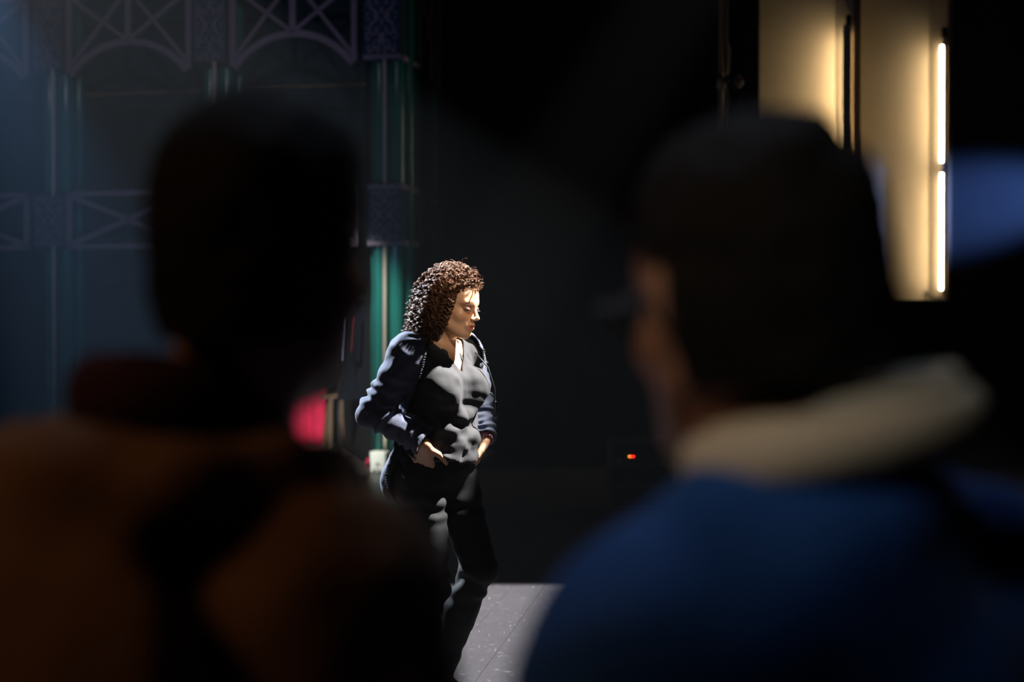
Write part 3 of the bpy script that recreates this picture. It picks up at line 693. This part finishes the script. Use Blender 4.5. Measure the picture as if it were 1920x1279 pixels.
# hair: dark under-mass and helical locks
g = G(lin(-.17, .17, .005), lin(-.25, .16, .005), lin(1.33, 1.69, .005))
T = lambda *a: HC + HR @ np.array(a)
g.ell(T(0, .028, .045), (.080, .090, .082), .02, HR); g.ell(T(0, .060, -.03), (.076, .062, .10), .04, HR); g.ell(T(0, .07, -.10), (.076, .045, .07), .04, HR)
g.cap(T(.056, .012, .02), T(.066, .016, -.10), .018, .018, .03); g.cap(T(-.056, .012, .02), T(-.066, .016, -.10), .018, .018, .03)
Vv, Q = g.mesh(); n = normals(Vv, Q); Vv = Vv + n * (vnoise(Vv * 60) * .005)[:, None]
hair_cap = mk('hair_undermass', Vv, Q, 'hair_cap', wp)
NL, NS, K = 520, 8, 46
paths = []
t = np.linspace(0, 1, K)
for i in range(NL):
    top = rng.random() < .35
    phi = rng.uniform(-math.pi, math.pi)            # 0 = front of the face
    th0 = math.acos(rng.uniform(.15, 1)) if not top else rng.uniform(0, .7)
    sgn = 1 if phi >= 0 else -1
    if abs(phi) < .95: th0 = min(th0, .55 + .55 * rng.random())
    lay = rng.uniform(.76, 1.07)
    # target azimuth: swept off the face to the sides and back
    if i % 4 == 0: phi = sgn * rng.uniform(1.0, 1.7); th0 = rng.uniform(.5, 1.2)
    ph1 = (sgn * rng.uniform(1.35, 1.8) if i % 4 == 0 else phi) if abs(phi) > 1.75 or i % 4 == 0 else sgn * rng.uniform(1.55, 2.3)
    ph = phi + (ph1 - phi) * ss(.05, .55, t)
    lenf = rng.uniform(.6, 1.18)
    th = th0 + (math.pi / 2 * 1.05 - th0) * np.minimum(1, t * 1.9 * lenf)
    rx, ry, rz_ = .098, .108, .112
    px = np.sin(ph) * np.sin(th) * rx; py = -np.cos(ph) * np.sin(th) * ry + .025 + .02 * np.maximum(0, t - .3); pz = np.cos(th) * rz_ + .028
    drop = np.maximum(0, t - .5 / lenf * .9) * .36 * lenf
    outw = np.maximum(0, t - .35) * .035
    p = np.stack([px * lay + np.sin(ph) * outw, (py - .02) * lay + .02 - np.cos(ph) * outw * 1.0, pz * lay - drop], 1)
    # keep hair clear of the face
    fr = (p[:, 1] < -.01) & (p[:, 2] < .045); p[:, 1] = np.where(fr, np.maximum(p[:, 1], rng.uniform(-.056, -.008)), p[:, 1])
    rad = rng.uniform(.007, .014); wl = rng.uniform(.020, .032)
    L = np.r_[0, np.cumsum(np.linalg.norm(np.diff(p, axis=0), axis=1))]
    a0 = rng.uniform(0, 6.28); hand_ = rng.choice([-1, 1])
    d = np.gradient(p, axis=0); d /= np.linalg.norm(d, axis=1)[:, None] + 1e-9
    u = np.cross(d, [.3, .2, .93]); u /= np.linalg.norm(u, axis=1)[:, None] + 1e-9; w = np.cross(d, u)
    for s in range(NS):
        jit = rng.normal(0, .0017, 3); a = a0 + hand_ * L / wl * 6.28 + rng.normal(0, .16); r_ = rad * rng.uniform(.85, 1.12) * ss(0, .2, t)
        st = p + jit + u * (np.cos(a) * r_)[:, None] + w * (np.sin(a) * r_)[:, None]
        paths.append(HC + st @ HR.T)
# face-framing locks down both cheeks
for i in range(84):
    sg = -1 if i % 3 else 1; y0 = rng.uniform(-.040, .012); x0 = rng.uniform(.064, .098); ln = rng.uniform(.13, .20)
    z_ = .072 - ln * t; xx = sg * (.050 + (x0 - .050) * ss(0, .35, t)); yy = np.where(t < .3, -.03 + (y0 + .03) * t / .3, y0 + .03 * (t - .3))
    rad = rng.uniform(.006, .012); wl = rng.uniform(.020, .032); a0 = rng.uniform(0, 6.28); hd_ = rng.choice([-1, 1])
    for s_ in range(7):
        a = a0 + hd_ * ln * t / wl * 6.28 + rng.normal(0, .18); r_ = rad * rng.uniform(.85, 1.12) * ss(0, .2, t); j_ = rng.normal(0, .0017, 3)
        st = np.stack([xx + np.cos(a) * r_ + j_[0], yy + np.sin(a) * r_ + j_[1], z_ + j_[2]], 1)
        paths.append(HC + st @ HR.T)
# stray flyaway hairs and short front curls
for i in range(150):
    d0 = rng.normal(0, 1, 3); d0[2] = abs(d0[2]) * .7 - .15; d0 /= np.linalg.norm(d0)
    if d0[1] < -.3 and d0[2] < .45: continue
    b = d0 * V3(.098, .112, .115) + V3(0, .03, .03 - (.10 * rng.random() if d0[1] > 0 else 0)); a = rng.uniform(0, 6.28) + t * rng.uniform(4, 11)
    tang = np.cross(d0, rng.normal(0, 1, 3)); tang /= np.linalg.norm(tang); t2 = np.cross(d0, tang); r_ = rng.uniform(.006, .012)
    st = b + d0 * (t * rng.uniform(.012, .04))[:, None] + tang * (np.cos(a) * r_ * t)[:, None] + t2 * (np.sin(a) * r_ * t)[:, None]
    paths.append(HC + st @ HR.T)
for i in range(70):
    ph_ = rng.uniform(-1.25, 1.25); th_ = rng.uniform(.15, .80 + .25 * abs(ph_)); d0 = V3(math.sin(th_) * math.sin(ph_), -math.sin(th_) * math.cos(ph_), math.cos(th_))
    b = d0 * V3(.078, .096, .086) + V3(0, .018, .034); rad = rng.uniform(.006, .011); a0 = rng.uniform(0, 6.28); tw = rng.uniform(9, 16) * rng.choice([-1, 1])
    tang = V3(rng.normal(0, .5) + d0[0], rng.uniform(-.5, .9), rng.normal(0, .35)); tang -= d0 * (tang @ d0); tang /= np.linalg.norm(tang); t2 = np.cross(d0, tang)
    ln = rng.uniform(.035, .07); up = rng.uniform(.006, .024)
    for s_ in range(8):
        a = a0 + tw * t + rng.normal(0, .2); jit = rng.normal(0, .0017, 3)
        st = b + jit + tang * (t * ln)[:, None] + d0 * (up * np.sin(t * 2.6) + np.cos(a) * rad * ss(0, .25, t))[:, None] + t2 * (np.sin(a) * rad * ss(0, .25, t))[:, None]
        paths.append(HC + st @ HR.T)
Vh, Qh = strands_mesh(np.array(paths), .00105)
tag(mk('curly_hair', Vh, Qh, 'hair', wp), 'long curly brown hair', kind='stuff')

# shirt
g = G(lin(-.25, .25, .0042), lin(-.23, .20, .0042), lin(.90, 1.43, .0042))
torso(g, .010); g.ell((0, -.02, .99), (.145, .118, .08), .05); g.ell((0, -.055, 1.10), (.115, .080, .12), .06)
g.cap((0, .01, 1.37), (0, -.022, 1.425), .060, .058, .02)
for s in (-1, 1): g.cap(SH[s], SH[s] * .6 + EL[s] * .4, .052, .050, .03)
Vv, Q = g.mesh()
def shirt_cut(p):
    x, y, z = p.T
    hem = z - (.945 + .09 * (np.abs(x) / .16) ** 2 * (y < 0))
    vn = np.where(y < .0, np.abs(x - .004) - np.clip((z - 1.284) * .78, -1, .2), 1)
    top = 1.412 - z
    return np.minimum(np.minimum(hem, vn), top)
n = normals(Vv, Q); x, y, z = Vv.T
dsp = .0055 * np.sin(58 * (z + .55 * x * np.sign(y)) + 3.0 * vnoise(Vv * 9)) * ss(1.20, 1.02, z) * ss(.02, -.06, y) + .004 * vnoise(Vv * np.array([20, 20, 42.])) * ss(1.3, 1.1, z) + .0025 * vnoise(Vv * 34)
dsp += .006 * np.sin(46 * (z - 1.1 * np.abs(x)) + 2 * vnoise(Vv * 7)) * ss(1.30, 1.16, z) * ss(1.02, 1.14, z) * ss(0, -.07, y)
Vv = Vv + n * (1.5 * dsp + .003 * np.sin(110 * z + 6 * vnoise(Vv * 12)) * ss(1.08, 1.0, z))[:, None]
Vv, Q, rim = cutmesh(Vv, Q, shirt_cut)
sh = mk('shirt', Vv, Q, 'shirt', wp); m_ = sh.modifiers.new('thick', 'SOLIDIFY'); m_.thickness = .004
# shirt collar flaps
for s in (-1, 1):
    V = []; nn = 10
    for i in range(nn):
        u = i / (nn - 1); a = u * 2.3 + .35
        bx, by, bz = s * .064 * math.sin(a), -.005 - .062 * math.cos(a) , 1.415 - .055 * (1 - u) ** 1.4
        if i < 3: bx = s * (.026 + .012 * i); 
        for v_, (o_, zz) in enumerate(((0, .0), (.016, -.016), (.030 + .012 * (1 - u), -.046 - .012 * (1 - u)))): V.append((bx + s * o_ * .6 * math.sin(a) + s * .004 * v_, by - o_ * .75 * math.cos(a) - .004, bz + zz))
    F = [(i * 3 + j, i * 3 + j + 1, i * 3 + 4 + j, i * 3 + 3 + j) for i in range(nn - 1) for j in range(2)]
    o = mk('collar', V, F, 'shirt', wp); q_ = o.modifiers.new('thick', 'SOLIDIFY'); q_.thickness = .004; o.modifiers.new('sub', 'SUBSURF').render_levels = 2

# hoodie
g = G(lin(-.36, .36, .0045), lin(-.20, .26, .0045), lin(.77, 1.47, .0045))
torso(g, .026); g.ell((0, .03, .90), (.185, .130, .13), .05); g.ell((0, .07, .87), (.165, .115, .12), .05); g.ell((0, .05, 1.05), (.155, .10, .2), .06)
for s in (-1, 1):
    g.cap(SH[s], EL[s], .068, .060, .04); g.cap(EL[s], EL[s] * .02 + WR[s] * .98, .060, .043, .03)
# hood heap round the back of the neck
arc = [(-.090, -.050, 1.365), (-.105, .02, 1.395), (-.075, .085, 1.395), (0, .112, 1.385), (.075, .085, 1.395), (.105, .02, 1.395), (.090, -.050, 1.365)]
for a_, b_ in zip(arc, arc[1:]): g.cap(a_, b_, .030, .030, .02)
g.ell((0, .125, 1.32), (.11, .045, .085), .03)
Vv, Q = g.mesh(); n = normals(Vv, Q); x, y, z = Vv.T
def segd(P, a, b):
    ba = b - a; h = np.clip(((P - a) @ ba) / (ba @ ba), 0, 1); return np.linalg.norm(P - a - h[:, None] * ba, axis=1), h
def armd(P):
    d = np.full(len(P), 9.); tt = np.zeros(len(P))
    for s in (-1, 1):
        for k, (a, b, r) in enumerate(((SH[s], EL[s], .066), (EL[s], WR[s], .055))):
            d_, h = segd(P, a, b); m = d_ - r < d; d = np.where(m, d_ - r, d); tt = np.where(m, (k + h), tt)
    return d, tt
da, ta = armd(Vv); arm = ss(.03, .0, da)
fold = np.sin(ta * 26 + 4.5 * vnoise(Vv * 11) + x * 25) * np.exp(-((ta - 1.0) / .55) ** 2) + .8 * np.sin(ta * 40 + 5 * vnoise(Vv * 13)) * ss(1.35, 1.8, ta)
dsp = arm * (.0075 * fold) + (1 - arm) * (.007 * np.sin(40 * (x * .8 + y) + 9 * z + 3 * vnoise(Vv * 6))) * ss(1.3, 1.0, z) + .005 * vnoise(Vv * 22) + .003 * vnoise(Vv * 45)
dsp += .008 * vnoise(Vv * np.array([26, 26, 50.])) * ss(1.33, 1.38, z) * (1 - arm * .6)
Vv = Vv + n * dsp[:, None]
def hood_cut(p):
    x, y, z = p.T
    psi = np.degrees(np.arctan2(np.abs(x), -(y - .01)))
    hi = ss(1.0, 1.36, z)
    lim = np.where(x < 0, 112 - 50 * hi, 98 - 30 * hi)
    opening = (psi - lim) * .002
    d, tt = armd(p); opening = np.maximum(opening, np.where((tt > 0.12), .020 - d, -1))
    neck = np.sqrt((x / .085) ** 2 + ((y - .015) / .085) ** 2) - 1
    neck = np.where(z > 1.385, neck * .06, 1)
    hem = z - (.815 + .02 * np.sin(x * 9)); hem = np.where(d < .015, np.maximum(hem, .01), hem)
    cuff = np.full(len(p), 1.)
    for s in (-1, 1):
        ax_ = (WR[s] - EL[s]); ax_ = ax_ / np.linalg.norm(ax_); pr = (p - EL[s]) @ ax_; L_ = np.linalg.norm(WR[s] - EL[s]) * 1.0; dd = segd(p, EL[s], WR[s])[0]
        cuff = np.where((dd < .075) & (pr > L_ - .05) & (np.sign(x) == s), L_ - pr, cuff)
    return np.minimum(np.minimum(np.minimum(opening, neck), hem), cuff)
Vv, Q, rim = cutmesh(Vv, Q, hood_cut)
hd = mk('hoodie', Vv, Q, 'hoodie', wp); m_ = hd.modifiers.new('thick', 'SOLIDIFY'); m_.thickness = .005; m_.offset = -1
# zip along the near front edge
rp = Vv[rim]; psi = np.degrees(np.arctan2(np.abs(rp[:, 0]), -(rp[:, 1] - .01)))
for s in (-1, 1):
    mk_ = (np.sign(rp[:, 0]) == s) & (rp[:, 2] < 1.37) & (rp[:, 2] > .84) & (psi < 120) & (armd(rp)[0] > .004)
    pts = rp[mk_]; pts = pts[np.argsort(pts[:, 2])]; mbz = MB(); last = None
    for p in pts:
        if last is not None and np.linalg.norm(p - last) < .0065: continue
        last = p; o_ = p / max(1e-6, 1) + np.array([0, -.002, 0])
        mbz.box(o_ - np.array([.0035, .003, .0018]), o_ + np.array([.0035, .003, .0018]))
    if mbz.v: tag(mbz.build('zip_teeth', 'metal', wp), kind='stuff')
MB().tube([(.085, -.105, 1.355), (.10, -.155, 1.30), (.115, -.175, 1.22), (.125, -.165, 1.15), (.128, -.155, 1.10)], .0028, 6).build('drawstring', 'lash', wp, True)
# jeans
g = G(lin(-.22, .22, .005), lin(-.23, .20, .005), lin(.06, 1.02, .006))
torso(g, .006, parts='h'); limbs(g, .009, arms=False); g.ell((0, -.01, .97), (.142, .105, .08), .04)
Vv, Q = g.mesh(); n = normals(Vv, Q); x, y, z = Vv.T
kn = np.exp(-((z - .50) / .10) ** 2) + .8 * np.exp(-((z - .80) / .07) ** 2) + .6 * np.exp(-((z - .16) / .08) ** 2)
Vv = Vv + n * (.006 * kn * np.sin(85 * z + 3 * vnoise(Vv * 10)) + .003 * vnoise(Vv * 26))[:, None]
Vv, Q, rim = cutmesh(Vv, Q, lambda p: np.minimum(.985 - p[:, 2], p[:, 2] - .10))
mk('jeans', Vv, Q, 'jeans', wp)
MB().tube([(.145 * math.sin(a), -.008 - .112 * math.cos(a), .968) for a in np.linspace(0, 2 * math.pi, 40)], .012, 8, False).build('belt', 'shoe', wp, True)
for s in (-1, 1):
    g = G(lin(-.22, .22, .006), lin(-.25, .20, .006), lin(-.02, .22, .006)); a = AN[s]
    zf = .03
    g.cap((a[0], a[1], a[2] - .02), (a[0], a[1] - .15, zf + .01), .046, .038, .03); g.cap((a[0], a[1] + .02, zf + .015), (a[0], a[1], a[2] + .06), .042, .054, .03)
    Vv, Q = g.mesh(); Vv[:, 2] = np.maximum(Vv[:, 2], .004); mk('boot', Vv, Q, 'shoe', wp)
# bracelet of pink beads on the far wrist
axw = WR[1] - EL[1]; axw /= np.linalg.norm(axw); u = np.cross(axw, [0, 0, 1]); u /= np.linalg.norm(u); w = np.cross(axw, u); mb = MB()
for row in range(3):
    for k in range(18):
        a = k / 18 * 6.28 + row * .17; c_ = WR[1] + axw * (-.012 + row * .009) + (u * math.cos(a) + w * math.sin(a)) * .031
        mb.tube([c_ - axw * .004, c_ - axw * .002, c_ + axw * .002, c_ + axw * .004], [.002, .0045, .0045, .002], 6)
mb.build('bead_bracelet', 'bead', wp, True)

# ------------------------------------------------------------------ the two onlookers in the foreground
def onlooker(loc, rz, headw, hyaw, hpitch, hroll, hs, label, jacket, style, ew=.262):
    p = empty('person', (loc[0], loc[1], 0), rz); tag(p, label, 'person')
    Ri = rotz(-rz); hc = Ri @ (V3(*headw) - V3(loc[0], loc[1], 0)); hr = Ri @ rotz(hyaw) @ rotx(hpitch) @ roty(hroll)
    sh = {s: V3(s * .170, .012, 1.245) for s in (-1, 1)}; el = {s: V3(s * ew, .03, 1.0) for s in (-1, 1)}; wr = {s: V3(s * (ew + .01), -.06, .78) for s in (-1, 1)}
    hp = {s: V3(s * .09, .01, .85) for s in (-1, 1)}; kn = {s: V3(s * .10, -.01, .47) for s in (-1, 1)}; an = {s: V3(s * .11, .03, .09) for s in (-1, 1)}
    g = G(axis((-.34, .34, .007)), axis((-.27, .23, .007)), axis((.0, .55, .012), (.55, .85, .005), (.85, 1.36, .01), (1.36, 1.67, .004)))
    torso(g, 0, True); g.cap((0, .01, 1.31), hc + hr @ V3(0, .010, -.06), .055, .056, .03); head(g, hc, hr, hs, True, True)
    for s in (-1, 1):
        g.cap(sh[s], el[s], .052, .043, .03); g.cap(el[s], wr[s], .042, .030, .02); hand(g, wr[s], (0, -.1, -1), (-s, -.1, 0), (0, -1, 0), .45)
        g.cap(hp[s], kn[s], .085, .058, .03); g.cap(kn[s], an[s], .056, .038, .03)
        g.cap(an[s], an[s] + V3(0, -.14, -.05), .036, .028, .03)
    Vv, Q = g.mesh(); b = mk('body', Vv, Q, 'skin_man', p); vcol(b, np.ones((len(Vv), 3)))
    # short hair
    g = G(lin(-.16, .16, .004) + hc[0], lin(-.17, .17, .004) + hc[1], lin(-.14, .16, .004) + hc[2])
    T = lambda *a: hc + hr @ (np.array(a) * hs)
    g.ell(T(0, .018, .034), np.array((.079, .098, .089)) * hs, .02, hr); g.ell(T(0, .045, -.02), np.array((.070, .068, .085)) * hs, .03, hr); g.ell(T(0, -.03, .06), np.array((.062, .058, .05)) * hs, .02, hr)
    Vv, Q = g.mesh(); n = normals(Vv, Q); Vv = Vv + n * (.004 * vnoise(Vv * 40) + .002 * vnoise(Vv * 110))[:, None]
    def hcut(P):
        q = (P - hc) @ hr / hs; x, y, z = q.T
        return np.minimum(np.minimum(z + .062, np.where(y < -.0, z - .035 + .0 * y, 1)), np.where((y < .035) & (y > -.03), np.maximum(z - .022, y - .03 + .0 * z), 1))
    Vv, Q, _ = cutmesh(Vv, Q, hcut); o = mk('short_hair', Vv, Q, 'hair_black', p)
    # jacket
    g = G(lin(-.36, .36, .007), lin(-.24, .30, .007), lin(.68, 1.50, .007)); torso(g, .028, True)
    g.ell((0, .01, .88), (.185, .145, .14), .05)
    for s in (-1, 1):
        g.cap(sh[s] + V3(0, 0, -.005), el[s], .075, .062, .05); g.cap(el[s], el[s] * .1 + wr[s] * .9, .060, .046, .03)
    if style == 'hood':
        arc = [(-.085, -.06, 1.325), (-.115, .03, 1.345), (-.085, .10, 1.345), (0, .125, 1.335), (.085, .10, 1.345), (.115, .03, 1.345), (.085, -.06, 1.325)]
        for a_, b_ in zip(arc, arc[1:]): g.cap(a_, b_, .036, .036, .025)
        g.ell((0, .15, 1.20), (.135, .055, .125), .04)
    Vv, Q = g.mesh(); n = normals(Vv, Q); x, y, z = Vv.T
    Vv = Vv + n * (.010 * vnoise(Vv * np.array([9, 9, 6.])) + .007 * np.sin(30 * (x + .5 * z) + 3 * vnoise(Vv * 5)) * ss(-.02, .08, y) + .004 * vnoise(Vv * 22))[:, None]
    def jcut(P):
        x, y, z = P.T; r = np.where(z > 1.315, (np.sqrt((x / .082) ** 2 + ((y - .012) / .085) ** 2) - 1) * .08, 1)
        c = np.full(len(P), 1.)
        for s in (-1, 1): d, _ = segd(P, el[s], wr[s]); c = np.where((d < .08) & (z < .84), z - .805 + .0 * x, c)
        hem = np.where(np.abs(x) < .2, z - .78, 1)
        return np.minimum(np.minimum(r, c), hem)
    Vv, Q, _ = cutmesh(Vv, Q, jcut); o = mk('jacket', Vv, Q, jacket, p); m_ = o.modifiers.new('thick', 'SOLIDIFY'); m_.thickness = .006
    # trousers and shoes
    g = G(lin(-.22, .22, .009), lin(-.2, .2, .009), lin(.03, 1.0, .01)); g.ell((0, .01, .90), (.168, .125, .11), .05)
    for s in (-1, 1): g.cap(hp[s], kn[s], .098, .072, .03); g.cap(kn[s], an[s], .072, .058, .03)
    Vv, Q = g.mesh(); mk('trousers', Vv, Q, 'trousers', p)
    for s in (-1, 1):
        g = G(lin(-.2, .2, .008), lin(-.22, .15, .008), lin(-.02, .16, .008)); a = an[s]; g.cap((a[0], a[1] + .01, .045), (a[0], a[1] - .15, .035), .044, .038, .03); g.cap((a[0], a[1] + .02, .05), (a[0], a[1], .11), .044, .045, .03)
        Vv, Q = g.mesh(); Vv[:, 2] = np.maximum(Vv[:, 2], .003); mk('shoe', Vv, Q, 'shoe', p)
    return p, hc, hr
def ring(name, cx, cy, rx, ry, z0, tilt, r, m, parent, h=1.0, a0=0, a1=2 * math.pi, tiltx=0):
    A = np.linspace(a0, a1, 48); rows = []
    V = []; nn = 10
    for a in A:
        c = V3(cx + rx * math.sin(a), cy - ry * math.cos(a), z0 + tilt * -math.cos(a) + tiltx * math.sin(a)); out = V3(math.sin(a), -math.cos(a), 0)
        for j in range(nn):
            b = 2 * math.pi * j / nn; V.append(c + out * (math.cos(b) * r) + V3(0, 0, 1) * math.sin(b) * r * h)
    F = [(i * nn + j, (i + 1) * nn + j, (i + 1) * nn + (j + 1) % nn, i * nn + (j + 1) % nn) for i in range(47) for j in range(nn)]
    F += [tuple(range(nn)), tuple(range(47 * nn, 48 * nn))[::-1]]
    return mk(name, V, F, m, parent)
p1, hc1, hr1 = onlooker((-.266, 1.18), R(149), (-.2015, 1.17, 1.521), R(167), R(-5), R(-3), 1.06, 'man seen from behind in a brown hooded jacket, short black hair, left foreground', 'brown_jacket', 'hood', .300)
ring('scarf', 0, .012, .069, .067, 1.392, .014, .025, 'maroon', p1, 1.4)
ring('shirt_collar', 0, .014, .088, .086, 1.360, -.016, .010, 'pale_collar', p1, 2.0)
p2, hc2, hr2 = onlooker((.218, 1.02), R(216), (.173, 1.03, 1.482), R(196), R(4), R(3), 1.075, 'man seen from behind in a blue jacket with cream collar and glasses, right foreground', 'blue_jacket', 'collar')
ring('knit_collar', 0, .014, .092, .092, 1.380, .012, .015, 'cream_collar', p2, 1.4, tiltx=-.014)
ring('collar_band', 0, .014, .082, .082, 1.398, .012, .010, 'cream_collar', p2, 1.6, tiltx=-.014)
# glasses on the man in blue
Tg = lambda *a: tuple(hc2 + hr2 @ (np.array(a, float) * 1.075))
gm = MB()
for s in (-1, 1):
    gm.tube([Tg(s * .034 + .024 * math.cos(a), -.108, -.004 + .018 * math.sin(a)) for a in np.linspace(0, 2 * math.pi, 24)], .0024, 6, False)
    gm.tube([Tg(s * .058, -.106, .002), Tg(s * .078, -.085, .002), Tg(s * .082, -.03, .0), Tg(s * .082, .012, .002), Tg(s * .080, .03, -.018)], .0026, 6)
gm.tube([Tg(-.010, -.110, .0), Tg(0, -.113, .003), Tg(.010, -.110, 0)], .0024, 6)
gm.build('glasses', 'frame', p2, True)
